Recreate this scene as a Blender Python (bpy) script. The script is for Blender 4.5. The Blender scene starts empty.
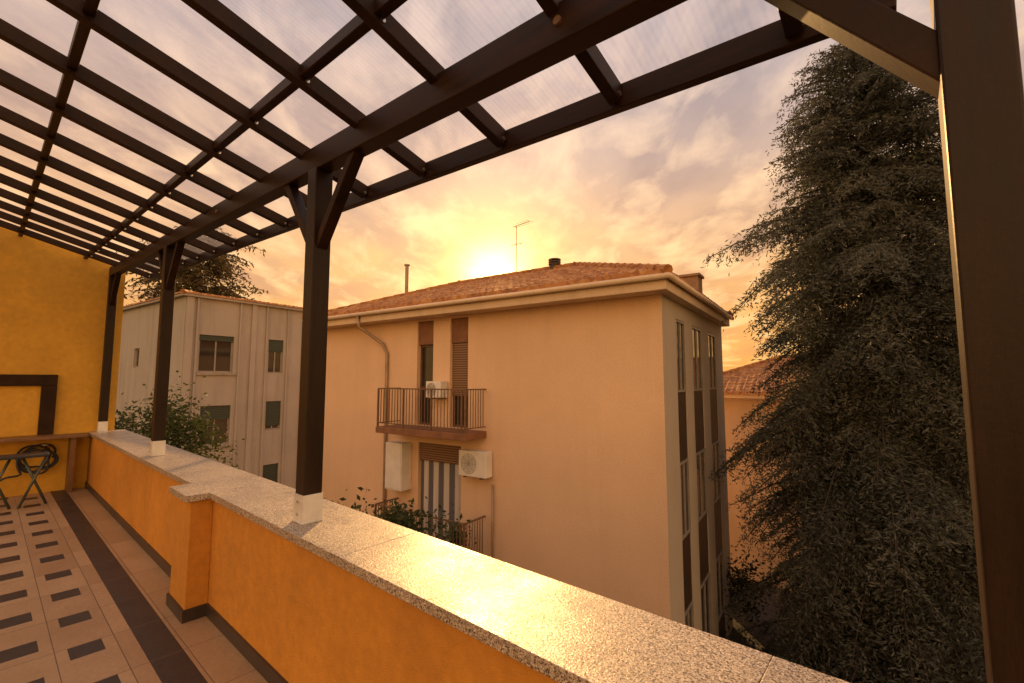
import bpy, bmesh, math, random
import numpy as np
from mathutils import Vector, Matrix
R=math.radians
scene=bpy.context.scene
col=scene.collection
rng=random.Random(7)
CAMZ=1.69
GZ=-5.5
OFF={}

# ------------------------------------------------------------------ nodes
class NT:
    def __init__(s,tree): s.t=tree; s.n=tree.nodes; s.l=tree.links
    def new(s,t,**k):
        n=s.n.new(t)
        for a,b in k.items(): setattr(n,a,b)
        return n
    def set(s,sock,v):
        if isinstance(v,bpy.types.NodeSocket): s.l.new(v,sock)
        else: sock.default_value=v
    def math(s,op,a,b=0.0,clamp=False):
        n=s.new('ShaderNodeMath',operation=op); n.use_clamp=clamp
        s.set(n.inputs[0],a); s.set(n.inputs[1],b); return n.outputs[0]
    def mix(s,f,a,b,mode='MIX'):
        n=s.new('ShaderNodeMix',data_type='RGBA',blend_type=mode)
        s.set(n.inputs[0],f); s.set(n.inputs[6],a); s.set(n.inputs[7],b); return n.outputs[2]
    def ramp(s,f,stops):
        n=s.new('ShaderNodeValToRGB'); e=n.color_ramp.elements
        while len(e)<len(stops): e.new(0.5)
        for i,(p,c) in enumerate(stops):
            e[i].position=p; e[i].color=(c[0],c[1],c[2],1) if hasattr(c,'__len__') else (c,c,c,1)
        s.set(n.inputs[0],f); return n.outputs[0]
    def noise(s,vec,scale,detail=4,rough=.55,dist=0):
        n=s.new('ShaderNodeTexNoise'); n.inputs['Scale'].default_value=scale
        n.inputs['Detail'].default_value=min(detail,6); n.inputs['Roughness'].default_value=rough
        n.inputs['Distortion'].default_value=dist
        if vec is not None: s.l.new(vec,n.inputs['Vector'])
        return n.outputs[0]
def rgba(c): return (c[0],c[1],c[2],1)
def newmat(name):
    m=bpy.data.materials.new(name); m.use_nodes=True
    nt=NT(m.node_tree); nt.n.clear()
    out=nt.new('ShaderNodeOutputMaterial'); b=nt.new('ShaderNodeBsdfPrincipled')
    nt.l.new(b.outputs[0],out.inputs[0])
    co=nt.new('ShaderNodeTexCoord').outputs['Object']
    return m,nt,b,out,co
def pm(name,base,rough=.6,var=.2,scale=2.0,bump=0,bscale=60,metal=0,stretch=None,dark=None,fine=0,spec=.5):
    m,nt,b,out,co=newmat(name)
    v=co
    if stretch:
        mp=nt.new('ShaderNodeMapping'); mp.inputs['Scale'].default_value=stretch; nt.l.new(co,mp.inputs[0]); v=mp.outputs[0]
    n=nt.noise(v,scale,4,.6)
    f=nt.ramp(n,[(.3,0),(.7,1)])
    d=dark or [c*(1-var) for c in base]; l=[min(1,c*(1+var*.6)) for c in base]
    c=nt.mix(f,rgba(d),rgba(l))
    if fine:
        n2=nt.noise(v,scale*14,3,.6)
        c=nt.mix(fine,c,nt.ramp(n2,[(.3,0.45),(.7,1.3)]),'MULTIPLY')
    nt.l.new(c,b.inputs['Base Color'])
    b.inputs['Metallic'].default_value=metal
    b.inputs['Specular IOR Level'].default_value=spec
    nt.set(b.inputs['Roughness'],nt.math('ADD',nt.math('MULTIPLY',n,.2),rough-.1))
    if bump:
        bn=nt.new('ShaderNodeBump'); bn.inputs['Strength'].default_value=bump; bn.inputs['Distance'].default_value=.01
        nt.l.new(nt.noise(co,bscale,3,.6),bn.inputs['Height']); nt.l.new(bn.outputs[0],b.inputs['Normal'])
    return m
M={}
WC=(.031,.0125,.0052)
M['wood']=pm('dark_stained_wood',WC,.5,.5,5,.05,60,fine=.4,spec=.2)
M['woodh']=pm('dark_stained_wood_lengthwise',WC,.5,.5,3,.05,60,stretch=(1,9,9),fine=.4,spec=.2)
M['woodv']=pm('dark_stained_wood_upright',(.022,.0088,.0038),.42,.5,3,.05,60,stretch=(9,9,1),fine=.5,spec=.28)
M['ledge']=pm('ledge_wood',(.20,.10,.04),.5,.4,4,.1,40)
M['ochre']=pm('ochre_stucco',(.58,.25,.03),.88,.18,1.3,.5,140,fine=.22)
M['ochre2']=pm('ochre_plaster',(.70,.38,.045),.88,.16,1.0,.4,120,fine=.18)
M['skirt']=pm('skirting',(.045,.032,.027),.35,.3,6)
M['metal']=pm('galvanised_metal',(.75,.74,.72),.4,.15,8,.1,60,metal=.3)
M['steel']=pm('screw_steel',(.6,.58,.55),.3,.1,10,metal=1)
def stucco(name,base,stain,sc=.35,amt=.35):
    m,nt,b,out,co=newmat(name)
    n=nt.noise(co,sc,5,.62,.4)
    mp=nt.new('ShaderNodeMapping'); mp.inputs['Scale'].default_value=(1.6,1.6,.14); nt.l.new(co,mp.inputs[0])
    n2=nt.noise(mp.outputs[0],1.6,5,.6)
    c=nt.mix(nt.ramp(n,[(.35,0),(.72,1)]),rgba(base),rgba([x*.86 for x in base]))
    c=nt.mix(nt.math('MULTIPLY',nt.ramp(n2,[(.50,0),(.75,1)]),amt),c,rgba(stain))
    n3=nt.noise(co,28,3,.6)
    c=nt.mix(.2,c,nt.ramp(n3,[(.3,.6),(.7,1.3)]),'MULTIPLY')
    nt.l.new(c,b.inputs['Base Color']); b.inputs['Roughness'].default_value=.9
    bn=nt.new('ShaderNodeBump'); bn.inputs['Strength'].default_value=.35; bn.inputs['Distance'].default_value=.01
    nt.l.new(nt.noise(co,50,3,.65),bn.inputs['Height']); nt.l.new(bn.outputs[0],b.inputs['Normal'])
    return m
M['facade']=stucco('peach_stucco',(.80,.555,.36),(.60,.41,.26),.35,.28)
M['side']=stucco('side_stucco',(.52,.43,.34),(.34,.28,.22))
M['eave']=stucco('eave_paint',(.76,.59,.42),(.45,.33,.22),.8)
M['grey']=stucco('grey_render',(.43,.385,.345),(.18,.155,.135),.5,.45)
M['house']=stucco('house_render',(.62,.48,.36),(.44,.34,.25))
M['brown']=pm('brown_panel',(.055,.032,.02),.5,.35,4)
M['tan']=pm('tan_render',(.36,.22,.12),.8,.25,4)
M['slab']=pm('balcony_slab',(.24,.11,.055),.7,.3,4,.2,40)
M['iron']=pm('railing_iron',(.17,.095,.055),.5,.3,8)
M['white']=pm('white_enamel',(.76,.72,.66),.45,.1,3)
M['grille']=pm('fan_grille',(.34,.32,.29),.5,.2,8)
M['frame']=pm('window_frame',(.30,.26,.22),.5,.2,5)
M['dframe']=pm('dark_window_frame',(.12,.06,.035),.5,.2,5)
M['pipe']=pm('copper_pipe',(.36,.26,.18),.45,.25,5,metal=.3)
M['terra']=pm('terracotta_pot',(.40,.17,.08),.8,.25,6)
M['hose']=pm('black_hose',(.025,.025,.028),.5,.3,8)
M['tealm']=pm('grey_green_metal',(.10,.13,.12),.4,.25,6,metal=.4)
M['concrete']=pm('concrete',(.34,.29,.24),.85,.25,2,.3,30)
M['bark']=pm('bark',(.05,.035,.025),.9,.4,6,.6,30)
def glass(name,c=(.03,.028,.026),r=.06):
    m,nt,b,out,co=newmat(name)
    n=nt.noise(co,1.2,3)
    nt.l.new(nt.mix(n,rgba([x*.5 for x in c]),rgba([x*1.6 for x in c])),b.inputs['Base Color'])
    b.inputs['Roughness'].default_value=r; b.inputs['Specular IOR Level'].default_value=.5
    return m
M['glass']=glass('window_glass')
def striped(name,c1,c2,period,axis=0,rough=.6):
    m,nt,b,out,co=newmat(name)
    sp=nt.new('ShaderNodeSeparateXYZ'); nt.l.new(co,sp.inputs[0])
    f=nt.math('FRACT',nt.math('DIVIDE',sp.outputs[axis],period))
    f=nt.ramp(f,[(.0,0),(.06,0),(.10,1),(.55,1),(.6,0)])
    nt.l.new(nt.mix(f,rgba(c1),rgba(c2)),b.inputs['Base Color']); b.inputs['Roughness'].default_value=rough
    return m
M['curtain']=striped('striped_curtain',(.12,.12,.15),(.58,.54,.52),.36,0)
M['roller']=striped('roller_slats',(.10,.055,.03),(.27,.15,.08),.06,2)
M['rollerg']=striped('roller_slats_green',(.02,.03,.022),(.05,.07,.055),.07,2)
# granite
m,nt,b,out,co=newmat('speckled_granite')
v1=nt.new('ShaderNodeTexVoronoi'); v1.inputs['Scale'].default_value=230; nt.l.new(co,v1.inputs['Vector'])
sp=nt.new('ShaderNodeSeparateColor'); nt.l.new(v1.outputs['Color'],sp.inputs[0])
c=nt.ramp(sp.outputs[0],[(0,(.05,.04,.032)),(.17,(.09,.068,.052)),(.26,(.29,.215,.155)),(.5,(.42,.325,.24)),(.8,(.54,.43,.325)),(1,(.72,.61,.48))])
v2=nt.noise(co,90,3,.7)
c=nt.mix(.45,c,nt.ramp(v2,[(.35,.5),(.65,1.35)]),'MULTIPLY')
c=nt.mix(.35,c,nt.ramp(nt.noise(co,1.7,5,.6),[(.3,.65),(.7,1.15)]),'MULTIPLY')
nt.l.new(c,b.inputs['Base Color'])
nt.set(b.inputs['Roughness'],nt.math('ADD',nt.math('MULTIPLY',nt.ramp(nt.noise(co,3.2,5,.7),[(.38,0),(.66,1)]),.32),.30))
b.inputs['Specular IOR Level'].default_value=.5
b.inputs['Coat Weight'].default_value=.25; b.inputs['Coat Roughness'].default_value=.12; b.inputs['Coat IOR'].default_value=1.5
bn=nt.new('ShaderNodeBump'); bn.inputs['Strength'].default_value=.55; bn.inputs['Distance'].default_value=.004
nt.l.new(nt.noise(co,130,3,.6),bn.inputs['Height']); nt.l.new(bn.outputs[0],b.inputs['Normal']); nt.l.new(bn.outputs[0],b.inputs['Coat Normal'])
M['granite']=m
# balcony floor tiles
m,nt,b,out,co=newmat('patterned_floor_tiles')
sp=nt.new('ShaderNodeSeparateXYZ'); nt.l.new(co,sp.inputs[0]); x,y=sp.outputs[0],sp.outputs[1]
cn=nt.math('DIVIDE',nt.math('ADD',y,27.61),.28)
fn=nt.math('FRACT',cn); ci=nt.math('FLOOR',cn)
fu=nt.math('FRACT',nt.math('ADD',nt.math('DIVIDE',nt.math('ADD',x,50.03),.56),nt.math('MULTIPLY',ci,.5)))
d1=nt.math('MULTIPLY',nt.math('LESS_THAN',fu,.33),nt.math('LESS_THAN',nt.math('ABSOLUTE',nt.math('SUBTRACT',fn,.5)),.29))
d1=nt.math('MULTIPLY',d1,nt.math('LESS_THAN',y,.68))
band=nt.math('MULTIPLY',nt.math('GREATER_THAN',y,.76),nt.math('LESS_THAN',y,.93))
dk=nt.math('MAXIMUM',d1,band)
g1=nt.math('LESS_THAN',nt.math('FRACT',nt.math('DIVIDE',nt.math('ADD',x,50.03),.56)),.010)
g2=nt.math('LESS_THAN',nt.math('FRACT',nt.math('DIVIDE',nt.math('ADD',y,27.61),.28)),.018)
gr=nt.math('MAXIMUM',g1,g2)
nz=nt.noise(co,3,5,.65); nz2=nt.noise(co,40,3,.6)
tl_=nt.new('ShaderNodeTexWhiteNoise'); tl_.noise_dimensions='2D'
cm=nt.new('ShaderNodeCombineXYZ'); nt.set(cm.inputs[0],nt.math('FLOOR',nt.math('DIVIDE',nt.math('ADD',x,50.03),.56))); nt.set(cm.inputs[1],ci); nt.l.new(cm.outputs[0],tl_.inputs['Vector'])
lt=nt.mix(nt.math('ADD',nt.math('MULTIPLY',nt.ramp(nz,[(.3,0),(.7,1)]),.5),nt.math('MULTIPLY',tl_.outputs['Value'],.5)),(.33,.20,.105,1),(.49,.325,.185,1))
dc=nt.mix(nz2,(.030,.024,.022,1),(.065,.048,.04,1))
c=nt.mix(dk,lt,dc); c=nt.mix(gr,c,(.15,.10,.065,1)); c=nt.mix(.3,c,nt.ramp(nz2,[(.3,.6),(.7,1.25)]),'MULTIPLY')
nt.l.new(c,b.inputs['Base Color']); nt.set(b.inputs['Roughness'],nt.math('ADD',nt.math('MULTIPLY',nz,.3),.3))
b.inputs['Specular IOR Level'].default_value=.35
bn=nt.new('ShaderNodeBump'); bn.inputs['Strength'].default_value=.3; bn.inputs['Distance'].default_value=.004; bn.invert=True
nt.l.new(gr,bn.inputs['Height']); nt.l.new(bn.outputs[0],b.inputs['Normal'])
M['floor']=m
# roof tiles
m,nt,b,out,co=newmat('terracotta_tiles')
vv=nt.new('ShaderNodeTexVoronoi'); vv.inputs['Scale'].default_value=7.5; nt.l.new(co,vv.inputs['Vector'])
sp=nt.new('ShaderNodeSeparateColor'); nt.l.new(vv.outputs['Color'],sp.inputs[0])
c=nt.ramp(sp.outputs[0],[(0,(.28,.105,.026)),(.4,(.38,.15,.037)),(.75,(.46,.195,.05)),(1,(.54,.27,.08))])
c=nt.mix(.4,c,nt.ramp(nt.noise(co,1.4,5,.7),[(.3,.55),(.7,1.15)]),'MULTIPLY')
nt.l.new(c,b.inputs['Base Color']); b.inputs['Roughness'].default_value=.68; b.inputs['Specular IOR Level'].default_value=.3
M['tile']=m
# polycarbonate
m=bpy.data.materials.new('translucent_corrugated_sheet'); m.use_nodes=True; nt=NT(m.node_tree); nt.n.clear()
out=nt.new('ShaderNodeOutputMaterial'); co=nt.new('ShaderNodeTexCoord').outputs['Object']
sp=nt.new('ShaderNodeSeparateXYZ'); nt.l.new(co,sp.inputs[0])
wv=nt.math('SINE',nt.math('MULTIPLY',sp.outputs[0],2*math.pi/.05))
wv2=nt.math('ABSOLUTE',wv)
mp=nt.new('ShaderNodeMapping'); mp.inputs['Scale'].default_value=(3,1.2,1.2); nt.l.new(co,mp.inputs[0])
dirt=nt.ramp(nt.noise(mp.outputs[0],2.2,5,.7),[(.42,0),(.75,1)])
tr=nt.new('ShaderNodeBsdfTransparent'); nt.set(tr.inputs[0],nt.mix(wv2,(.90,.89,.91,1),(.96,.95,.97,1)))
tl=nt.new('ShaderNodeBsdfTranslucent'); tl.inputs[0].default_value=(.88,.87,.92,1)
df=nt.new('ShaderNodeBsdfDiffuse'); df.inputs[0].default_value=(.68,.64,.64,1)
a=nt.new('ShaderNodeMixShader'); a.inputs[0].default_value=.12; nt.l.new(tl.outputs[0],a.inputs[1]); nt.l.new(df.outputs[0],a.inputs[2])
mx=nt.new('ShaderNodeMixShader'); nt.set(mx.inputs[0],nt.math('ADD',.10,nt.math('MULTIPLY',dirt,.14)))
nt.l.new(tr.outputs[0],mx.inputs[1]); nt.l.new(a.outputs[0],mx.inputs[2]); nt.l.new(mx.outputs[0],out.inputs[0])
M['sheet']=m
# foliage
def leafmat(name,c1,c2,trans=.25,sc=1.5):
    m,nt,b,out,co=newmat(name)
    n=nt.noise(co,sc,3,.6); n2=nt.noise(co,sc*9,2,.5)
    f=nt.ramp(nt.math('ADD',nt.math('MULTIPLY',n,.6),nt.math('MULTIPLY',n2,.4)),[(.35,0),(.65,1)])
    c=nt.mix(f,rgba(c1),rgba(c2)); nt.l.new(c,b.inputs['Base Color']); b.inputs['Roughness'].default_value=.65
    b.inputs['Specular IOR Level'].default_value=.2
    tl=nt.new('ShaderNodeBsdfTranslucent'); nt.l.new(c,tl.inputs[0])
    mx=nt.new('ShaderNodeMixShader'); mx.inputs[0].default_value=trans
    nt.l.new(b.outputs[0],mx.inputs[1]); nt.l.new(tl.outputs[0],mx.inputs[2]); nt.l.new(mx.outputs[0],out.inputs[0])
    return m
M['cedar']=leafmat('cedar_needles',(.050,.056,.044),(.150,.150,.120),.25,.9)
M['leaf']=leafmat('shrub_leaves',(.035,.05,.018),(.10,.12,.04),.35,2)
M['leaf2']=leafmat('dark_leaves',(.016,.020,.010),(.04,.044,.02),.3,2)
M['far']=leafmat('far_needles',(.06,.045,.02),(.14,.10,.035),.4,.5)
m,nt,b,out,co=newmat('garden_soil')
c=nt.ramp(nt.noise(co,.5,5,.7),[(.3,(.018,.015,.010)),(.5,(.032,.03,.015)),(.7,(.05,.04,.026))])
c=nt.mix(.5,c,nt.ramp(nt.noise(co,9,5,.7),[(.3,.4),(.7,1.4)]),'MULTIPLY')
nt.l.new(c,b.inputs['Base Color']); b.inputs['Roughness'].default_value=.95
M['ground']=m
M['asphalt']=pm('asphalt',(.05,.043,.038),.85,.3,1.2,.4,80)

# ------------------------------------------------------------------ mesh helpers
class MB:
    def __init__(s): s.v=[]; s.f=[]
    def hexa(s,p):
        b=len(s.v); s.v+= [tuple(q) for q in p]
        s.f+=[(b,b+3,b+2,b+1),(b+4,b+5,b+6,b+7),(b,b+1,b+5,b+4),(b+1,b+2,b+6,b+5),(b+2,b+3,b+7,b+6),(b+3,b,b+4,b+7)]
        return s
    def box(s,x0,x1,y0,y1,z0,z1):
        x0,x1=min(x0,x1),max(x0,x1); y0,y1=min(y0,y1),max(y0,y1)
        return s.hexa([(x0,y0,z0),(x1,y0,z0),(x1,y1,z0),(x0,y1,z0),(x0,y0,z1),(x1,y0,z1),(x1,y1,z1),(x0,y1,z1)])
    def mbox(s,Mp,p0,p1,q0,q1,d0,d1):
        a=Mp(p0,q0,d0); b=Mp(p1,q1,d1)
        return s.box(a[0],b[0],a[1],b[1],min(a[2],b[2]),max(a[2],b[2]))
    def quad(s,*p):
        b=len(s.v); s.v+=[tuple(q) for q in p]; s.f.append(tuple(range(b,b+len(p)))); return s
    def bar(s,p0,p1,w,h,up=(0,0,1)):
        p0=Vector(p0);p1=Vector(p1);d=(p1-p0).normalized();up=Vector(up)
        sd=d.cross(up).normalized(); u2=sd.cross(d).normalized()
        a=sd*(w/2);c=u2*(h/2)
        return s.hexa([p0-a-c,p0+a-c,p0+a+c,p0-a+c,p1-a-c,p1+a-c,p1+a+c,p1-a+c])
    def tube(s,pts,r,n=8,cap=True):
        pts=[Vector(p) for p in pts]; m=len(pts); rs=r if hasattr(r,'__len__') else [r]*m
        b=len(s.v); prev=None
        for i,p in enumerate(pts):
            d=(pts[min(i+1,m-1)]-pts[max(i-1,0)]).normalized()
            if prev is None:
                up=Vector((0,0,1)) if abs(d.z)<.9 else Vector((1,0,0)); sd=d.cross(up).normalized()
            else: sd=(prev-d*prev.dot(d)).normalized()
            prev=sd; u2=sd.cross(d)
            for k in range(n):
                a=2*math.pi*k/n; s.v.append(tuple(p+sd*(rs[i]*math.cos(a))+u2*(rs[i]*math.sin(a))))
        for i in range(m-1):
            for k in range(n):
                k2=(k+1)%n; s.f.append((b+i*n+k,b+i*n+k2,b+(i+1)*n+k2,b+(i+1)*n+k))
        if cap:
            s.f.append(tuple(b+k for k in range(n))); s.f.append(tuple(b+(m-1)*n+k for k in range(n)))
        return s
    def build(s,name,mat,parent=None,bevel=0,smooth=False,off=None):
        o_=off if off is not None else (OFF.get(parent.name,(0,0,0)) if parent else (0,0,0))
        me=bpy.data.meshes.new(name)
        me.from_pydata([(v[0]-o_[0],v[1]-o_[1],v[2]-o_[2]) for v in s.v],[],s.f); me.update()
        bm=bmesh.new(); bm.from_mesh(me); bmesh.ops.recalc_face_normals(bm,faces=bm.faces); bm.to_mesh(me); bm.free()
        me.materials.append(mat)
        if smooth: me.shade_smooth()
        o=bpy.data.objects.new(name,me); col.objects.link(o)
        if parent: o.parent=parent
        OFF[o.name]=o_
        if bevel:
            md=o.modifiers.new('bevel','BEVEL'); md.width=bevel; md.segments=2; md.limit_method='ANGLE'
        return o
class Frame:
    def __init__(s,origin,ang): s.o=Vector(origin); s.a=ang
    def world(s,p):
        c,n=math.cos(s.a),math.sin(s.a)
        return (s.o.x+c*p[0]-n*p[1], s.o.y+n*p[0]+c*p[1], s.o.z+p[2])
def tag(o,label=None,cat=None,group=None,kind=None):
    if label: o['label']=label
    if cat: o['category']=cat
    if group: o['group']=group
    if kind: o['kind']=kind
    return o
def thing(name,fr,base,label,cat,group=None):
    o=bpy.data.objects.new(name,None); col.objects.link(o)
    o.location=fr.world(base); o.rotation_euler=(0,0,fr.a); o.empty_display_size=.2
    OFF[o.name]=base
    return tag(o,label,cat,group)
def solo(mb,name,mat,fr,base,bevel=0,smooth=False):
    o=mb.build(name,mat,None,bevel,smooth,off=base)
    o.location=fr.world(base); o.rotation_euler=(0,0,fr.a); return o

# ------------------------------------------------------------------ balcony frame: x=-u, y=n
AZ=math.atan2(-.655,.756)
BF=Frame((0,0,0),AZ)
def B(u,n,z): return (-u,n,z)
UE=10.0
o=MB().box(-UE,3.0,-2.2,1.18,-.12,0).build('balcony_floor',M['floor']); o.rotation_euler=(0,0,AZ); tag(o,kind='structure')
hb=MB().box(-10.3,3.0,-3.0,1.42,GZ,-.125)
o=solo(hb,'house_block',M['ochre2'],BF,(-3,-.8,GZ)); tag(o,'ochre lower storeys directly under the tiled terrace','building')

TOP=.8735
par=thing('balcony_parapet',BF,(-3.5,1.3,0),'low ochre stucco parapet wall with speckled granite coping beside the tiled floor','parapet wall')
MB().box(-UE+.002,3.0,1.165,1.55,0.002,TOP-.05).build('wall_body',M['ochre'],par)
MB().box(-4.32,-3.93,1.02,1.1655,0.001,TOP-.05).build('pilaster',M['ochre'],par,bevel=.006)
us=[-3.0,-1.35,.35,2.05,3.90,4.36,6.2,8.0,UE-.01]
for i in range(len(us)-1):
    a,b_=us[i]+.0006,us[i+1]-.0006
    inner=.985 if abs(us[i]-3.90)<.01 else 1.13
    MB().box(-b_,-a,inner,1.592,TOP-.045,TOP).build('granite_slab',M['granite'],par,bevel=.0025)
s=MB().box(-UE+.003,-4.335,1.150,1.166,.003,.085).box(-3.915,3.0,1.150,1.166,.003,.085)
s.box(-4.336,-3.914,1.006,1.021,.003,.085).box(-4.336,-4.321,1.02,1.155,.003,.085).box(-3.929,-3.914,1.02,1.155,.003,.085)
s.build('skirting',M['skirt'],par)

# ------------------------------------------------------------------ pergola
RISE=.06; PIT=.268
def zb(u): return CAMZ+1.296+RISE*(u-2.7)
def zr(u,n): return CAMZ+1.385+RISE*(u-2.7)+(1.29-n)*PIT
per=thing('pergola',BF,(-2.7,1.29,TOP),'dark brown timber pergola with clear corrugated roof over the terrace','pergola')
PW=.055
posts=[-.14,2.70,6.27,9.86]
for u in posts:
    q=MB().box(-u-PW,-u+PW,1.29-PW,1.29+PW,TOP+.05,zb(u)+.004)
    po=q.build('post',M['woodv'],per,bevel=.006)
    k=PW+.004
    q=MB().box(-u-k,-u+k,1.29-k,1.29-k+.004,TOP+.008,TOP+.16).box(-u-k,-u+k,1.29+k-.004,1.29+k,TOP+.008,TOP+.16)
    q.box(-u-k,-u-k+.004,1.29-k+.004,1.29+k-.004,TOP+.008,TOP+.16).box(-u+k-.004,-u+k,1.29-k+.004,1.29+k-.004,TOP+.008,TOP+.16)
    q.box(-u-k-.002,-u+k+.002,1.29-k-.002,1.29+k+.002,TOP+.001,TOP+.008)
    q.build('post_bracket',M['metal'],po)
    for zz in (TOP+.05,TOP+.12):
        MB().tube([(-u,1.29-k+.001,zz),(-u,1.29-k-.008,zz)],.009,6).build('anchor_bolt',M['steel'],po)
    for sg in (-1,1):
        if (u>9 and sg>0) or (u<0 and sg<0): continue
        a=Vector(B(u+sg*.02,1.29,zb(u)-.50)); e=Vector(B(u+sg*.44,1.29,zb(u+sg*.44)+.02))
        th=.055 if u>0 else .07
        MB().bar(a,e,th,th+.012,(0,1,0)).build('knee_brace',M['wood'],per,bevel=.004)
MB().bar(B(-.20,1.29,zb(-.20)+.075),B(9.97,1.29,zb(9.97)+.075),.098,.15).build('main_beam',M['woodh'],per,bevel=.006)
N0,N1=1.70,-2.0
u=.22
while u<9.95:
    ro=MB().bar(B(u,N0,zr(u,N0)+.055),B(u,N1,zr(u,N1)+.055),.052,.085).build('rafter',M['wood'],per,bevel=.004)
    for nn in (N0-.035,1.24,.94):
        zz=zr(u,nn)
        MB().tube([B(u-.025,nn+.015,zz+.035),B(u-.031,nn+.015,zz+.035)],.011,8).build('screw_head',M['steel'],ro)
    u+=.66
for n in (.94,.21,-.53,-1.27,-1.95):
    MB().bar(B(-.02,n,zr(-.02,n)+.075),B(9.97,n,zr(9.97,n)+.075),.046,.062).build('purlin',M['woodh'],per,bevel=.004)
MB().bar(B(-.04,N0+.022,zr(-.04,N0)+.05),B(9.97,N0+.022,zr(9.97,N0)+.05),.044,.105).build('fascia_board',M['woodh'],per,bevel=.004)
for u in (.86,4.5):
    MB().tube([B(u,1.29-.046,zb(u)+.075),B(u,1.29-.060,zb(u)+.075)],.016,10).build('coach_bolt',M['iron'],per)
sh=MB(); nu=820; ua,ub=-.05,9.96
for i in range(nu+1):
    u=ua+(ub-ua)*i/nu; dz=.003*math.sin(2*math.pi*u/.05)
    for n in (N0+.06,N1-.02): sh.v.append((-u,n,zr(u,n)+.116+dz))
for i in range(nu): sh.f.append((2*i,2*i+1,2*i+3,2*i+2))
sh.build('roof_sheet',M['sheet'],per,smooth=True)

# ------------------------------------------------------------------ terrace end wall and things by it
ew=MB()
ea,eb=UE,UE+.25
ew.hexa([B(eb,-2.2,0),B(ea,-2.2,0),B(ea,1.46,0),B(eb,1.46,0),B(eb,-2.2,zr(ea,-2.2)+.10),B(ea,-2.2,zr(ea,-2.2)+.10),B(ea,1.46,zr(ea,1.46)+.10),B(eb,1.46,zr(ea,1.46)+.10)])
o=solo(ew,'end_wall',M['ochre2'],BF,B(UE+.12,0,0)); tag(o,'tall yellow wall closing the far end of the terrace','wall')
lg=thing('wooden_ledge',BF,B(UE-.2,.4,0),'brown wooden shelf ledge along the foot of the yellow end wall','ledge')
MB().box(-UE+.003,-UE+.36,-1.2,1.11,TOP-.055,TOP-.012).build('board',M['ledge'],lg,bevel=.005)
for n in (-1.0,.92):
    MB().box(-UE+.003,-UE+.30,n,n+.06,.001,TOP-.055).build('support',M['ledge'],lg)
fr_=thing('wall_frame',BF,B(UE-.03,.1,TOP),'dark brown wooden frame on the yellow wall above the ledge','frame')
f=MB(); n0,n1,z0,z1=-.75,.74,TOP+.0,CAMZ+.09; x0,x1=-UE+.003,-UE+.07
f.box(x0,x1,n0,n1,z1-.17,z1).box(x0,x1,n1-.17,n1,z0,z1-.171).box(x0,x1,n0,n0+.17,z0,z1-.171)
f.build('border',M['wood'],fr_,bevel=.006)
MB().box(x0,x0+.02,n0+.171,n1-.171,z0,z1-.172).build('panel',M['ochre2'],fr_)
h=thing('garden_hose',BF,B(UE-.06,.62,.35),'black tangled hose and tap hanging on the wall under the ledge','hose')
pts=[]
for i in range(0,170):
    a=i/169*2*math.pi*4.6; rr=.15+.045*math.sin(i*.17)+.02*math.sin(i*.41)
    pts.append((-UE+.05+.02*(i/40)+.015*math.sin(i*.23),.58+rr*1.15*math.cos(a)+.03*math.sin(i*.07),.52+rr*1.15*math.sin(a)-.0006*i))
for i in range(14): pts.append((-UE+.16,pts[-1][1]-.045,pts[-1][2]-.02+.02*math.sin(i)))
MB().tube(pts,.015,6).build('coil',M['hose'],h,smooth=True)
t=MB().tube([(-UE+.003,.66,.70),(-UE+.10,.66,.70),(-UE+.13,.66,.66)],.016,8).box(-UE+.06,-UE+.08,.62,.70,.715,.73)
t.build('tap',M['steel'],h)
st=thing('folding_stool',BF,B(8.85,.35,0),'grey green metal folding stool with crossed legs near the end wall','stool')
for n in (.16,.50):
    MB().tube([B(9.0,n-.10,.006),B(9.0,n+.14,.70)],.016,8).build('leg',M['tealm'],st,smooth=True)
    MB().tube([B(9.05,n+.16,.006),B(9.05,n-.10,.66)],.016,8).build('leg',M['tealm'],st,smooth=True)
MB().box(-9.2,-8.86,.05,.64,.665,.70).build('seat',M['hose'],st,bevel=.008)

# ------------------------------------------------------------------ building tools
AB=math.atan2(-.561,.828)
def wall_open(mb,Mp,p0,p1,q0,q1,ops,depth):
    P=sorted({p0,p1,*[a for o in ops for a in o[:2]]}); Q=sorted({q0,q1,*[a for o in ops for a in o[2:4]]})
    for i in range(len(P)-1):
        for j in range(len(Q)-1):
            pc=(P[i]+P[i+1])/2; qc=(Q[j]+Q[j+1])/2
            if any(o[0]<pc<o[1] and o[2]<qc<o[3] for o in ops): continue
            mb.quad(Mp(P[i],Q[j],0),Mp(P[i+1],Q[j],0),Mp(P[i+1],Q[j+1],0),Mp(P[i],Q[j+1],0))
    for a,b,c,d in [o[:4] for o in ops]:
        mb.quad(Mp(a,c,0),Mp(b,c,0),Mp(b,c,depth),Mp(a,c,depth)); mb.quad(Mp(a,d,0),Mp(b,d,0),Mp(b,d,depth),Mp(a,d,depth))
        mb.quad(Mp(a,c,0),Mp(a,d,0),Mp(a,d,depth),Mp(a,c,depth)); mb.quad(Mp(b,c,0),Mp(b,d,0),Mp(b,d,depth),Mp(b,c,depth))
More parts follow.
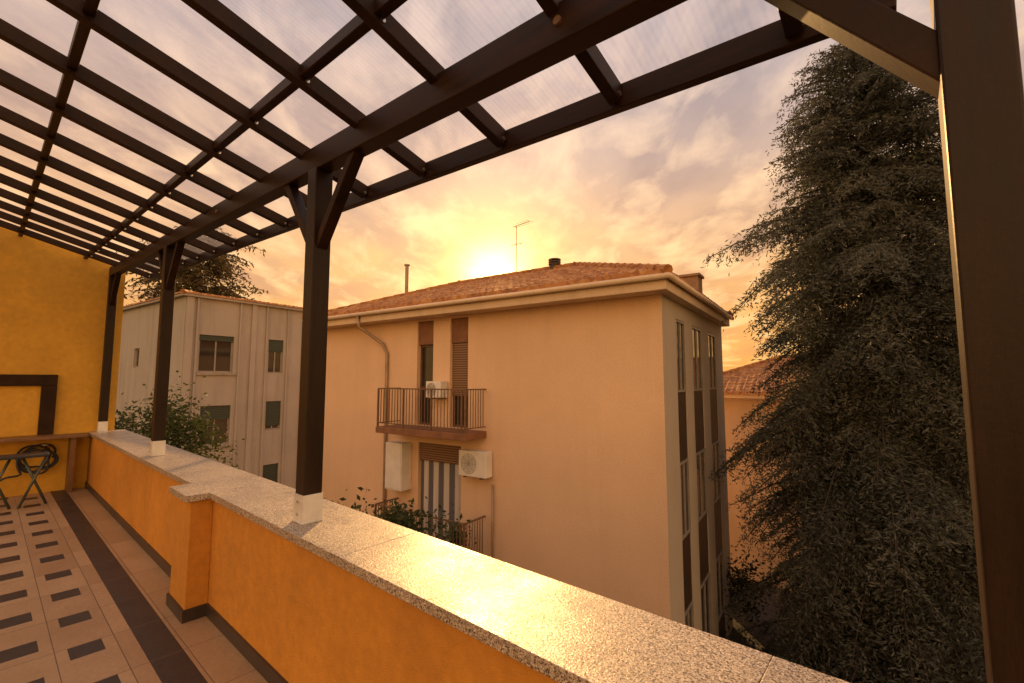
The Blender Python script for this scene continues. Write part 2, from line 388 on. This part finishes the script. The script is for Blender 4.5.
def window(par,Mp,a,b,c,d,depth,fm,fw=.06,mull=1,shut=0,shmat=None,trans=None):
    f=MB(); d0,d1=depth-.07,depth-.01; e=.001
    f.mbox(Mp,a+e,a+fw,c+e,d-e,d0,d1).mbox(Mp,b-fw,b-e,c+e,d-e,d0,d1)
    f.mbox(Mp,a+fw,b-fw,c+e,c+fw,d0,d1).mbox(Mp,a+fw,b-fw,d-fw,d-e,d0,d1)
    for i in range(mull):
        x=a+(b-a)*(i+1)/(mull+1); f.mbox(Mp,x-fw*.4,x+fw*.4,c+fw,d-fw,d0+.005,d1-.002)
    if trans: f.mbox(Mp,a+fw,b-fw,trans-fw/2,trans+fw/2,d0+.01,d1-.004)
    w=f.build('window',fm,par)
    MB().mbox(Mp,a+.002,b-.002,c+.002,d-.002,depth-.035,depth-.025).build('pane',M['glass'],w)
    if shut>0:
        MB().mbox(Mp,a+.01,b-.01,d-(d-c)*shut,d-.003,depth-.11,depth-.08).build('roller_shutter',shmat,w)
    return w
def tile_roof(name,par,x0,x1,y0,y1,z0,pitch,mat,res=.045,tw=.20):
    nx=int((x1-x0)/res);ny=int((y1-y0)/res)
    X=np.linspace(x0,x1,nx+1);Y=np.linspace(y0,y1,ny+1); XX,YY=np.meshgrid(X,Y,indexing='ij')
    D=np.stack([XX-x0,x1-XX,YY-y0,y1-YY]); i=np.argmin(D,0); d=np.min(D,0)
    c=np.where(i<2,YY,XX)
    row=np.floor(d/.30)
    barrel=np.abs(np.sin(np.pi*c/tw))**.8*.05
    jit=(np.sin(np.floor(c/tw)*12.9898+row*78.233)*43758.5453)%1
    saw=(1-(d/.30)%1)*.028
    Z=z0+d*pitch+barrel+saw+jit*.016
    Z[0,:]=Z[-1,:]=z0-.02; Z[:,0]=Z[:,-1]=z0-.02
    mb=MB()
    mb.v=[tuple(q) for q in np.stack([XX,YY,Z],-1).reshape(-1,3)]
    st=ny+1
    mb.f=[(a*st+b,(a+1)*st+b,(a+1)*st+b+1,a*st+b+1) for a in range(nx) for b in range(ny)]
    ro=mb.build(name,mat,par)
    h=min(x1-x0,y1-y0)/2
    ridge=MB()
    def line(p,q):
        p=Vector(p);q=Vector(q);L=(q-p).length;n=max(1,int(L/.36))
        for k in range(n):
            a=p.lerp(q,k/n);b=p.lerp(q,(k+1)/n+.02); ridge.tube([a,b],[.10,.08],8)
    zt=z0+h*pitch+.05
    if (x1-x0)>=(y1-y0):
        A=(x0+h,(y0+y1)/2,zt);Bq=(x1-h,(y0+y1)/2,zt)
        line(A,Bq)
        for c,a in (((x0,y0),A),((x0,y1),A),((x1,y0),Bq),((x1,y1),Bq)): line((c[0],c[1],z0+.03),a)
    else:
        A=((x0+x1)/2,y0+h,zt);Bq=((x0+x1)/2,y1-h,zt)
        line(A,Bq)
        for c,a in (((x0,y0),A),((x1,y0),A),((x0,y1),Bq),((x1,y1),Bq)): line((c[0],c[1],z0+.03),a)
    ridge.build('ridge_tile',mat,ro)
    return ro
def railing(par,x0,x1,y0,zf,h,mat,step=.105):
    r=MB()
    r.bar((x0,y0,zf+h),(x1,y0,zf+h),.05,.03).bar((x0,y0,zf+.10),(x1,y0,zf+.10),.03,.02)
    for xx in (x0,x1):
        r.bar((xx,y0,zf+h),(xx,-.0,zf+h),.05,.03).bar((xx,y0,zf+.10),(xx,0,zf+.10),.03,.02)
        r.box(xx-.02,xx+.02,y0-.02,y0+.02,zf,zf+h-.014)
        n=int(-y0/step)
        for i in range(1,n+1):
            y=y0*(1-i/(n+1)); r.box(xx-.007,xx+.007,y-.007,y+.007,zf+.1,zf+h-.014)
    n=int((x1-x0)/step)
    for i in range(1,n):
        x=x0+(x1-x0)*i/n; w=.018 if i%9==0 else .007; r.box(x-w,x+w,y0-w,y0+w,zf+(.0 if i%9==0 else .1),zf+h-.014)
    return r.build('railing',mat,par)

# ------------------------------------------------------------------ main apartment building
MF=Frame((2.9,8.73,0),AB)
FR=lambda p,q,d:(p,d,q)
SD=lambda p,q,d:(-d,p,q)
EZ=3.36
LX,LY=-10.9,6.4
mbd=thing('apartment_building',MF,(-5,3,GZ),'peach rendered apartment block with hipped terracotta roof opposite the terrace','building')
fo=[(-6.64,-6.04,.50,3.30),(-5.44,-4.84,.50,3.30),(-6.53,-5.04,-2.50,.05),(-6.4,-5.2,-5.45,-3.2)]
w=MB(); wall_open(w,FR,LX,0,GZ,EZ,fo,.22)
w.quad((LX,0,GZ),(LX,LY,GZ),(LX,LY,EZ),(LX,0,EZ)); w.quad((LX,LY,GZ),(0,LY,GZ),(0,LY,EZ),(LX,LY,EZ))
w.build('front_wall',M['facade'],mbd)
strips=[(1.0,1.75),(2.45,3.5),(4.3,5.35)]
so=[(a,b,-5.3,3.0) for a,b in strips]
w=MB(); wall_open(w,SD,0.0,LY,GZ,EZ,so,.10); w.build('side_wall',M['side'],mbd)
for a,b in strips:
    MB().mbox(SD,a+.001,b-.001,-5.3,2.999,.085,.10).build('recess_back',M['brown'],mbd)
    for fl in (.49,-2.51,-5.5):
        window(mbd,SD,a+.003,b-.003,fl+.95,fl+2.50,.07,M['frame'],.05,mull=1)
        MB().mbox(SD,a+.003,b-.003,max(fl-.48,-5.29),fl+.94,.02,.05).build('spandrel_panel',M['brown'],mbd)
for (a,b) in ((-6.64,-6.04),(-5.44,-4.84)):
    window(mbd,FR,a,b,.50,2.66,.2,M['dframe'],.06,mull=0,trans=1.5)
    MB().mbox(FR,a+.002,b-.002,2.665,3.298,.06,.10).build('transom_panel',M['slab'],mbd)
MB().mbox(FR,-5.43,-4.85,1.3,2.66,.09,.11).build('roller_shutter',M['roller'],mbd)
wd=window(mbd,FR,-6.53,-5.04,-2.50,.05,.2,M['dframe'],.06,mull=1)
MB().mbox(FR,-6.51,-5.06,-.42,.045,.05,.09).build('roller_shutter',M['roller'],wd)
cu=MB()
for i in range(60):
    x=-6.50+1.42*i/60; x2=-6.50+1.42*(i+1)/60
    cu.quad((x,.11+.02*math.sin(i*.9),-2.45),(x2,.11+.02*math.sin((i+1)*.9),-2.45),(x2,.11+.02*math.sin((i+1)*.9),-.40),(x,.11+.02*math.sin(i*.9),-.40))
cu.build('curtain',M['curtain'],wd)
window(mbd,FR,-6.4,-5.2,-5.45,-3.2,.2,M['dframe'],.06,mull=1)
x0,x1,y0,y1=LX-.40,.22,-.46,LY+.15
e=MB().box(x0,x1,y0,y1,EZ,EZ+.25).box(x0-.05,x1+.05,y0-.05,y1+.05,EZ+.251,EZ+.31)
e.build('eave',M['eave'],mbd,bevel=.015)
g=MB().tube([(x0,y0-.08,EZ+.235),(x1+.08,y0-.08,EZ+.235)],.055,8).tube([(x1+.08,y0-.08,EZ+.235),(x1+.08,y1,EZ+.235)],.055,8)
g.build('gutter',M['eave'],mbd,smooth=True)
tile_roof('roof',mbd,x0-.06,x1+.06,y0-.06,y1+.06,EZ+.315,.375,M['tile'],res=.04)
for zf in (.49,-2.51):
    bs=MB().box(-7.32,-4.24,-.80,-.002,zf-.17,zf-.01).build('balcony',M['slab'],mbd,bevel=.01)
    railing(bs,-7.28,-4.28,-.76,zf-.01,1.0,M['iron'])
MB().tube([(-8.55,y0-.07,EZ+.20),(-8.55,y0-.02,EZ-.12),(-8.45,-.30,EZ-.25),(-7.95,-.09,EZ-.62),(-7.8,-.06,EZ-.9),(-7.78,-.06,-1),(-7.78,-.06,GZ)],.045,8).build('downpipe',M['pipe'],mbd,smooth=True)
MB().tube([(-4.02,-.05,-.75),(-4.02,-.05,-2),(-4.0,-.05,GZ)],.025,6).build('drain_pipe',M['pipe'],mbd,smooth=True)
c=MB().box(-.62,-.13,4.0,4.5,3.7,4.52).box(-.67,-.08,3.95,4.55,4.52,4.59); c.build('chimney',M['tan'],mbd,bevel=.01)
RZ=4.83
c=MB().tube([(-4.04,3.1,RZ),(-4.04,3.1,RZ+.35)],.16,12)
for z in (RZ+.35,RZ+.42,RZ+.49): c.tube([(-4.04,3.1,z),(-4.04,3.1,z+.035)],.19,12)
c.tube([(-4.04,3.1,RZ+.35),(-4.04,3.1,RZ+.55)],.10,10)
c.build('chimney_pot',M['brown'],mbd)
c=MB().tube([(-9.28,2.0,4.3),(-9.28,2.0,5.68)],.06,10).tube([(-9.28,2.0,5.68),(-9.28,2.0,5.72)],.10,10); c.build('flue_pipe',M['pipe'],mbd)
an=thing('tv_antenna',MF,(-5.5,3.1,5.0),'thin metal television antenna standing on the roof ridge','antenna')
MB().tube([(-5.5,3.2,4.8),(-5.5,3.2,6.70)],.012,6).build('mast',M['pipe'],an)
a=MB().bar((-5.58,3.15,6.67),(-5.02,3.28,6.81),.014,.014)
for i in range(6):
    t=i/5; cx,cy,cz=-5.55+.50*t,3.16+.11*t,6.68+.125*t
    a.tube([(cx-.04,cy-.16,cz),(cx+.04,cy+.16,cz)],.005,4)
a.build('aerial',M['pipe'],an)
a=MB().bar((-5.72,3.2,6.1),(-5.28,3.2,6.1),.012,.012)
for i in range(4): a.tube([(-5.68+.12*i,3.08,6.1),(-5.68+.12*i,3.32,6.1)],.005,4)
a.build('aerial',M['pipe'],an)
def acunit(x,y,z,wd,hh,label):
    t=thing('air_conditioner',MF,(x,y,z),label,'air conditioner','outdoor units on the peach facade')
    MB().box(x-wd/2,x+wd/2,y-.30,y-.03,z,z+hh).build('casing',M['white'],t,bevel=.015)
    f=MB(); cx,cz,r=x-wd*.12,z+hh/2,hh*.38
    for rr in (r,r*.8,r*.6,r*.4,r*.2):
        f.tube([(cx+rr*math.cos(2*math.pi*i/20),y-.306,cz+rr*math.sin(2*math.pi*i/20)) for i in range(21)],.007,5,False)
    for i in range(4):
        an_=math.pi*i/4; f.tube([(cx-r*math.cos(an_),y-.308,cz-r*math.sin(an_)),(cx+r*math.cos(an_),y-.308,cz+r*math.sin(an_))],.005,4)
    f.build('fan_grille',M['grille'],t)
    for sx in (-1,1): MB().box(x+sx*wd*.3-.015,x+sx*wd*.3+.015,y-.30,y-.002,z-.035,z-.002).build('bracket',M['iron'],t)
acunit(-4.45,0,-.58,.82,.60,'white air conditioner on the wall right of the lower balcony door')
acunit(-5.74,0,1.25,.52,.42,'small air conditioner between the two upper balcony doors')
bx=thing('boiler_box',MF,(-7.05,0,-1.2),'tall white boiler cabinet on the wall left of lower balcony door','cabinet')
MB().box(-7.42,-6.78,-.36,-.002,-1.22,.02).build('cabinet_body',M['white'],bx,bevel=.012)
MB().box(-7.39,-6.81,-.373,-.361,-1.18,-.02).build('door',M['white'],bx,bevel=.005)

# ------------------------------------------------------------------ foliage
def leaf_mesh(name,C,D,L,Wd,mat,parent,seed=1,off=(0,0,0)):
    r=np.random.RandomState(seed); C=np.asarray(C,float); D=np.asarray(D,float); n=len(C)
    D/= (np.linalg.norm(D,axis=1,keepdims=True)+1e-9)
    rv=r.normal(size=(n,3)); S=np.cross(D,rv); S/= (np.linalg.norm(S,axis=1,keepdims=True)+1e-9)
    L=np.asarray(L).reshape(-1,1)*np.ones((n,1)); Wd=np.asarray(Wd).reshape(-1,1)*np.ones((n,1))
    V=np.empty((n,4,3)); V[:,0]=C-D*L*.5; V[:,1]=C+S*Wd*.5; V[:,2]=C+D*L*.5; V[:,3]=C-S*Wd*.5
    V=V.reshape(-1,3)-np.array(off)
    me=bpy.data.meshes.new(name); me.vertices.add(n*4); me.vertices.foreach_set('co',V.ravel())
    me.loops.add(n*4); me.loops.foreach_set('vertex_index',np.arange(n*4,dtype=np.int32))
    me.polygons.add(n); me.polygons.foreach_set('loop_start',np.arange(0,n*4,4,dtype=np.int32))
    me.polygons.foreach_set('loop_total',np.full(n,4,dtype=np.int32)); me.update(calc_edges=True); me.validate()
    me.materials.append(mat); o=bpy.data.objects.new(name,me); col.objects.link(o); o.parent=parent
    return o
def conifer(name,x,y,H,Rm,label,cat,mat,seed,nl=240,tuft=.15,step=.065,tstep=.14,fall=2.6,group=None,lo=.07,wr=.32,tier=.5,shelf=.6):
    r=random.Random(seed)
    t=bpy.data.objects.new(name,None); col.objects.link(t); t.location=(x,y,GZ); tag(t,label,cat,group); OFF[t.name]=(0,0,0)
    tr=MB(); pts=[(.05*math.sin(i),.05*math.cos(i*1.3),H*i/12) for i in range(13)]
    tr.tube(pts,[.30*(1-i/12.6)+.015 for i in range(13)],10)
    C=[];D=[];L=[]
    for i in range(nl):
        h=H*(lo+(.99-lo)*((i+r.random())/nl))
        az=i*2.39996+r.uniform(-.5,.5); ox,oy=math.cos(az),math.sin(az)
        # branches bunch into uneven shelves
        ph=.4*math.sin(az*2+seed)+.3*math.sin(az*5); hq=(math.floor(h/tier+ph)+.5-ph)*tier
        if h<H-1.2: h=h*(1-shelf)+hq*shelf+r.gauss(0,.05)
        h=min(h,H*.99); rel=h/H
        prof=Rm*(1-math.exp(-(H-h)/fall))*(.88+.13*math.sin(rel*23+seed+az)+.12*math.sin(rel*51+2*az))
        ln=max(.12,prof*r.uniform(.5,1.1)*(1.15 if r.random()<.08 else 1))
        rise=r.uniform(.25,.55)*(0.5+rel); droop=r.uniform(.45,.85)*(1.2-rel*.45)
        def P(s): return Vector((ox*ln*s,oy*ln*s,h+ln*(rise*s-droop*s*s)))
        tr.tube([P(s/5) for s in range(6)],[.035*(1-s/5.5)*min(1,ln/2)+.005 for s in range(6)],4,False)
        nt_=max(3,int(ln/tstep))
        for k in range(nt_):
            s=.25+.75*(k+r.random())/nt_; p=P(s)
            for sd in (-1,1):
                tl=min(.7,ln*.34)*(1.2-.7*s)*r.uniform(.5,1.25)+.07
                dv=Vector((-oy*sd*.9+ox*r.uniform(.2,.7),ox*sd*.9+oy*r.uniform(.2,.7),r.uniform(-.6,.0))).normalized()
                m_=max(2,int(tl/step))
                for q in range(m_):
                    f=(q+r.random())/m_; c=p+dv*(tl*f)
                    C.append((c.x+r.gauss(0,.03),c.y+r.gauss(0,.03),c.z-.55*tl*f*f+r.gauss(0,.03)))
                    D.append((dv.x+r.gauss(0,.7),dv.y+r.gauss(0,.7),dv.z+r.gauss(-.05,.7))); L.append(tuft*r.uniform(.6,1.3))
    tr.build('trunk',M['bark'],t,smooth=True)
    leaf_mesh('crown',C,D,L,np.array(L)*wr,mat,t,seed)
    return t
def bushy(name,x,y,H,rad,label,cat,mat,seed,n=6000,leaf=.11,trunk=True,z=GZ,hz=.8,group=None,clumps=26):
    r=random.Random(seed)
    t=bpy.data.objects.new(name,None); col.objects.link(t); t.location=(x,y,z); tag(t,label,cat,group); OFF[t.name]=(0,0,0)
    tr=MB(); cz=H-rad*hz
    tr.tube([(0,0,0),(.04,.02,H*.3),(0,.05,cz)],[.05*rad+.03,.04*rad+.02,.02],7)
    C=[];D=[];L=[]
    cl=[]
    for i in range(clumps):
        a=r.uniform(0,6.283); ph=r.uniform(-1,1); q=r.uniform(.45,1.0)
        c=Vector((rad*q*math.cos(a)*math.sqrt(1-ph*ph*.8),rad*q*math.sin(a)*math.sqrt(1-ph*ph*.8),cz+rad*hz*ph*q))
        cl.append((c,rad*r.uniform(.18,.38)))
        tr.tube([(0,0.02,max(.05,cz*.5)),tuple(Vector((0,0,cz*.75)).lerp(c,.5)),tuple(c)],[.03,.018,.005],4,False)
    for i in range(n):
        c,s=cl[i%clumps]
        p=c+Vector((r.gauss(0,s*.6),r.gauss(0,s*.6),r.gauss(0,s*.55)))
        if p.z<.05: p.z=.05+r.random()*.2
        C.append(p); D.append(Vector((r.gauss(0,1),r.gauss(0,1),r.gauss(-.1,.8)))); L.append(leaf*r.uniform(.6,1.4))
    tr.build('trunk' if trunk else 'stems',M['bark'],t)
    leaf_mesh('crown' if trunk else 'foliage',C,D,L,np.array(L)*.5,mat,t,seed)
    return t
conifer('cedar_tree',8.35,10.4,15.9,3.35,'huge grey green cedar with drooping branches right of the peach building','tree',M['cedar'],3,nl=1050,tuft=.105,step=.034,tstep=.105,lo=.04,wr=.26,tier=.7,fall=2.7,shelf=.65)
conifer('cedar_tree',15.2,13.0,15.5,3.2,'cedar mostly hidden behind the right pergola post','tree',M['cedar'],9,nl=300,tuft=.2,step=.10,tstep=.2,wr=.28)
conifer('conifer_tree',-21.5,30.5,18.2,5.8,'sunlit conifer rising behind the grey block at left','tree',M['far'],5,nl=380,tuft=.34,step=.19,tstep=.28,fall=2.4,lo=.45,wr=.3,tier=.9)
bushy('broadleaf_tree',-9.9,12.4,6.6,1.7,'leafy green young tree in front of the grey block','tree',M['leaf'],11,8500,.11,clumps=34)
bushy('broadleaf_tree',-2.45,8.1,4.95,1.2,'leafy treetop just below the lower balcony of the peach building','tree',M['leaf'],12,3600,.10,hz=.55)
for i,(x,y,H,rd,lb) in enumerate([(5.6,7.6,1.5,1.0,'low dark shrub on the ground nearest the terrace under the cedar'),(7.2,8.2,1.7,1.2,'rounded dark shrub on the ground right beneath the cedar trunk'),(6.0,14.2,2.2,1.2,'dark shrub behind the far corner of the peach building'),(9.5,7.4,2.0,1.4,'wide dark shrub at the bottom right below the cedar')]):
    bushy('garden_shrub',x,y,H,rd,lb,'shrub',M['leaf2'],20+i,3500,.11,trunk=False,group='shrubs in the garden below')
for i,(x,h,lb) in enumerate([(-6.9,.75,'leafy potted plant at the left end of the lower balcony'),(-4.75,.6,'potted plant at the right end of the lower balcony')]):
    wx,wy,wz=MF.world((x,-.5,-2.518))
    t=bpy.data.objects.new('potted_plant',None); col.objects.link(t); t.location=(wx,wy,wz); tag(t,lb,'potted plant','plants on the lower balcony'); OFF[t.name]=(0,0,0)
    MB().tube([(0,0,0),(0,0,.26),(0,0,.30)],[.11,.16,.17],12).build('pot',M['terra'],t)
    C=[];D=[]
    for k in range(400):
        C.append((rng.gauss(0,.15),rng.gauss(0,.12),.3+abs(rng.gauss(h*.4,h*.25)))); D.append((rng.gauss(0,1),rng.gauss(0,1),rng.gauss(.4,.8)))
    leaf_mesh('foliage',C,D,np.full(400,.1),np.full(400,.05),M['leaf'],t,40+i)

# ------------------------------------------------------------------ grey block at left
LF=Frame((-13.4,18.5,0),AB)
lb=thing('apartment_building',LF,(-4,3,GZ),'grey weathered apartment block at left behind the leafy young tree','building')
TZ=5.15
ops=[(.56,1.93,2.03,3.62),(3.46,4.18,2.03,3.62),(.75,1.93,-1.05,.62),(3.46,4.18,-.62,.72),(.7,1.9,-4.0,-2.4),(3.46,4.18,-3.7,-2.2)]
w=MB(); wall_open(w,SD,0,6.6,GZ,TZ,ops,.18)
w.quad((-9.5,6.6,GZ),(0,6.6,GZ),(0,6.6,TZ),(-9.5,6.6,TZ)); w.quad((-9.5,0,GZ),(-9.5,6.6,GZ),(-9.5,6.6,TZ),(-9.5,0,TZ))
fo=[(-5.5,-4.8,2.3,3.2),(-5.5,-4.8,-.7,.2),(-2.4,-1.4,-.9,.5)]
wall_open(w,FR,-9.5,0,GZ,TZ,fo,.18)
w.build('wall',M['grey'],lb)
for i,o_ in enumerate(ops): window(lb,SD,*o_,.16,M['frame'],.07,1,shut=[.15,.35,.35,.85,.5,.9][i],shmat=M['rollerg'])
for o_ in fo: window(lb,FR,*o_,.16,M['frame'],.07,1)
for y,wd_ in ((.02,.26),(.40,.07),(2.10,.07),(2.62,.22),(3.28,.07),(4.30,.07),(5.1,.22),(6.3,.22)): MB().box(.002,.09,y,y+wd_,GZ,TZ-.003).build('pilaster',M['grey'],lb)
for z in (1.92,-1.16): MB().box(.003,.07,.5,2.05,z,z+.09).build('sill',M['concrete'],lb)
MB().box(-9.6,.18,-.18,6.75,TZ,TZ+.12).build('eave',M['grey'],lb,bevel=.02)
tile_roof('roof',lb,-9.65,.22,-.22,6.8,TZ+.125,.10,M['tile'],res=.08)
# ------------------------------------------------------------------ small house at right behind cedar
HF=Frame((8.2,17.2,0),AB)
hh=thing('tiled_house',HF,(3,3,GZ),'small pale house with terracotta roof glimpsed between building and cedar','house')
w=MB(); hops=[(5.0,6.0,-1.6,-.2)]
wall_open(w,FR,-2.0,9,GZ,1.05,hops,.15); w.quad((-2,0,GZ),(-2,7,GZ),(-2,7,1.05),(-2,0,1.05)); w.quad((9,0,GZ),(9,7,GZ),(9,7,1.05),(9,0,1.05)); w.quad((-2,7,GZ),(9,7,GZ),(9,7,1.05),(-2,7,1.05))
w.build('wall',M['house'],hh)
for o_ in hops: window(hh,FR,*o_,.13,M['dframe'],.06,1)
MB().box(-2.4,9.4,-.4,7.4,1.05,1.2).build('eave',M['eave'],hh)
tile_roof('roof',hh,-2.45,9.45,-.45,7.45,1.205,.36,M['tile'],res=.075)
# ------------------------------------------------------------------ ground
g=MB(); g.quad((-400,-300,GZ),(400,-300,GZ),(400,600,GZ),(-400,600,GZ)); o=g.build('ground',M['ground']); tag(o,kind='structure')
pa=MB(); pa.quad(MF.world((.4,-6,GZ+.004)),MF.world((2.6,-6,GZ+.004)),MF.world((2.6,14,GZ+.004)),MF.world((.4,14,GZ+.004)))
o=pa.build('path',M['asphalt']); tag(o,kind='structure')

# ------------------------------------------------------------------ world
SAZ,SEL=R(-2.8),R(20.5)
def dirv(a,e): return Vector((math.sin(a)*math.cos(e),math.cos(a)*math.cos(e),math.sin(e)))
sd=dirv(SAZ,SEL); gd=dirv(R(-2.2),R(12.8))
wld=bpy.data.worlds.new('World'); scene.world=wld; wld.use_nodes=True; nt=NT(wld.node_tree); nt.n.clear()
wld.cycles.sampling_method='MANUAL'; wld.cycles.sample_map_resolution=512
out=nt.new('ShaderNodeOutputWorld'); bg=nt.new('ShaderNodeBackground'); nt.l.new(bg.outputs[0],out.inputs[0])
gen=nt.new('ShaderNodeTexCoord').outputs['Generated']
sp=nt.new('ShaderNodeSeparateXYZ'); nt.l.new(gen,sp.inputs[0]); x,y,z=sp.outputs
zc=nt.math('MAXIMUM',z,0.0)
base=nt.ramp(zc,[(0,(1.0,.40,.06)),(.14,(1.0,.46,.10)),(.26,(.93,.50,.20)),(.42,(.66,.45,.34)),(.62,(.54,.455,.46)),(1,(.62,.58,.62))])
den=nt.math('ADD',zc,.16)
cmb=nt.new('ShaderNodeCombineXYZ'); nt.set(cmb.inputs[0],nt.math('DIVIDE',x,den)); nt.set(cmb.inputs[1],nt.math('DIVIDE',y,den))
mp=nt.new('ShaderNodeMapping'); mp.inputs['Rotation'].default_value=(0,0,R(35)); mp.inputs['Scale'].default_value=(1.0,.6,1); nt.l.new(cmb.outputs[0],mp.inputs[0])
n1=nt.noise(mp.outputs[0],1.8,6,.56,.25)
n2=nt.noise(mp.outputs[0],4.6,6,.57,.3)
dkm=nt.math('MULTIPLY',nt.ramp(n1,[(.43,0),(.60,1)]),nt.ramp(zc,[(.05,.45),(.35,.95)]))
dcol=nt.ramp(zc,[(0,(.76,.29,.06)),(.3,(.55,.32,.21)),(.6,(.385,.33,.345))])
c=nt.mix(dkm,base,dcol)
ltm=nt.math('MULTIPLY',nt.ramp(n2,[(.46,0),(.66,1)]),nt.ramp(zc,[(.1,1.0),(.8,.7)]))
lcol=nt.ramp(zc,[(0,(1.2,.68,.20)),(.3,(1.2,.74,.36)),(.6,(.90,.68,.56)),(1,(.84,.79,.82))])
c=nt.mix(ltm,c,lcol)
dot=nt.new('ShaderNodeVectorMath',operation='DOT_PRODUCT'); nt.l.new(gen,dot.inputs[0]); dot.inputs[1].default_value=gd
dv=dot.outputs['Value']; dp=nt.math('MAXIMUM',dv,0.0)
g1=nt.math('POWER',dp,22.0); g2=nt.math('POWER',dp,70.0); g3=nt.math('POWER',dp,520.0)
def addc(c,f,colr):
    m_=nt.mix(f,(0,0,0,1),rgba(colr)); 
    return nt.mix(1.0,c,m_,'ADD')
c=addc(c,g1,(.25,.10,.0)); c=addc(c,g2,(.70,.36,.02)); c=addc(c,g3,(4.0,2.8,1.0))
back_fill=nt.ramp(nt.math('MULTIPLY',dv,-1.0),[(0.0,0),(.6,1)])  # added warm fill light in the unseen sky behind the camera, brightens the facades
c=addc(c,back_fill,(.80,.43,.12))
sky=nt.new('ShaderNodeTexSky'); sky.sky_type='NISHITA'; sky.sun_disc=False; sky.sun_elevation=SEL; sky.sun_rotation=SAZ
sc=nt.mix(1.0,sky.outputs[0],(.008,.0075,.007,1),'MULTIPLY')
c=nt.mix(1.0,c,sc,'ADD')
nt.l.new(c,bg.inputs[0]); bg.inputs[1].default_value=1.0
sl=bpy.data.lights.new('Sun','SUN'); sl.energy=5.0; sl.angle=R(.6); sl.color=(1,.55,.19)
so_=bpy.data.objects.new('Sun',sl); col.objects.link(so_); so_.rotation_euler=sd.to_track_quat('Z','Y').to_euler()
so_.location=(0,0,30)
# ------------------------------------------------------------------ camera
cam=bpy.data.cameras.new('Camera'); cam.sensor_width=36; cam.lens=16.0; cam.clip_start=.02; cam.clip_end=2000
co_=bpy.data.objects.new('Camera',cam); col.objects.link(co_); co_.location=(0,0,CAMZ); co_.rotation_euler=(R(90+4.9),0,0)
scene.camera=co_
scene.view_settings.view_transform='Standard'; scene.view_settings.look='None'; scene.view_settings.exposure=0
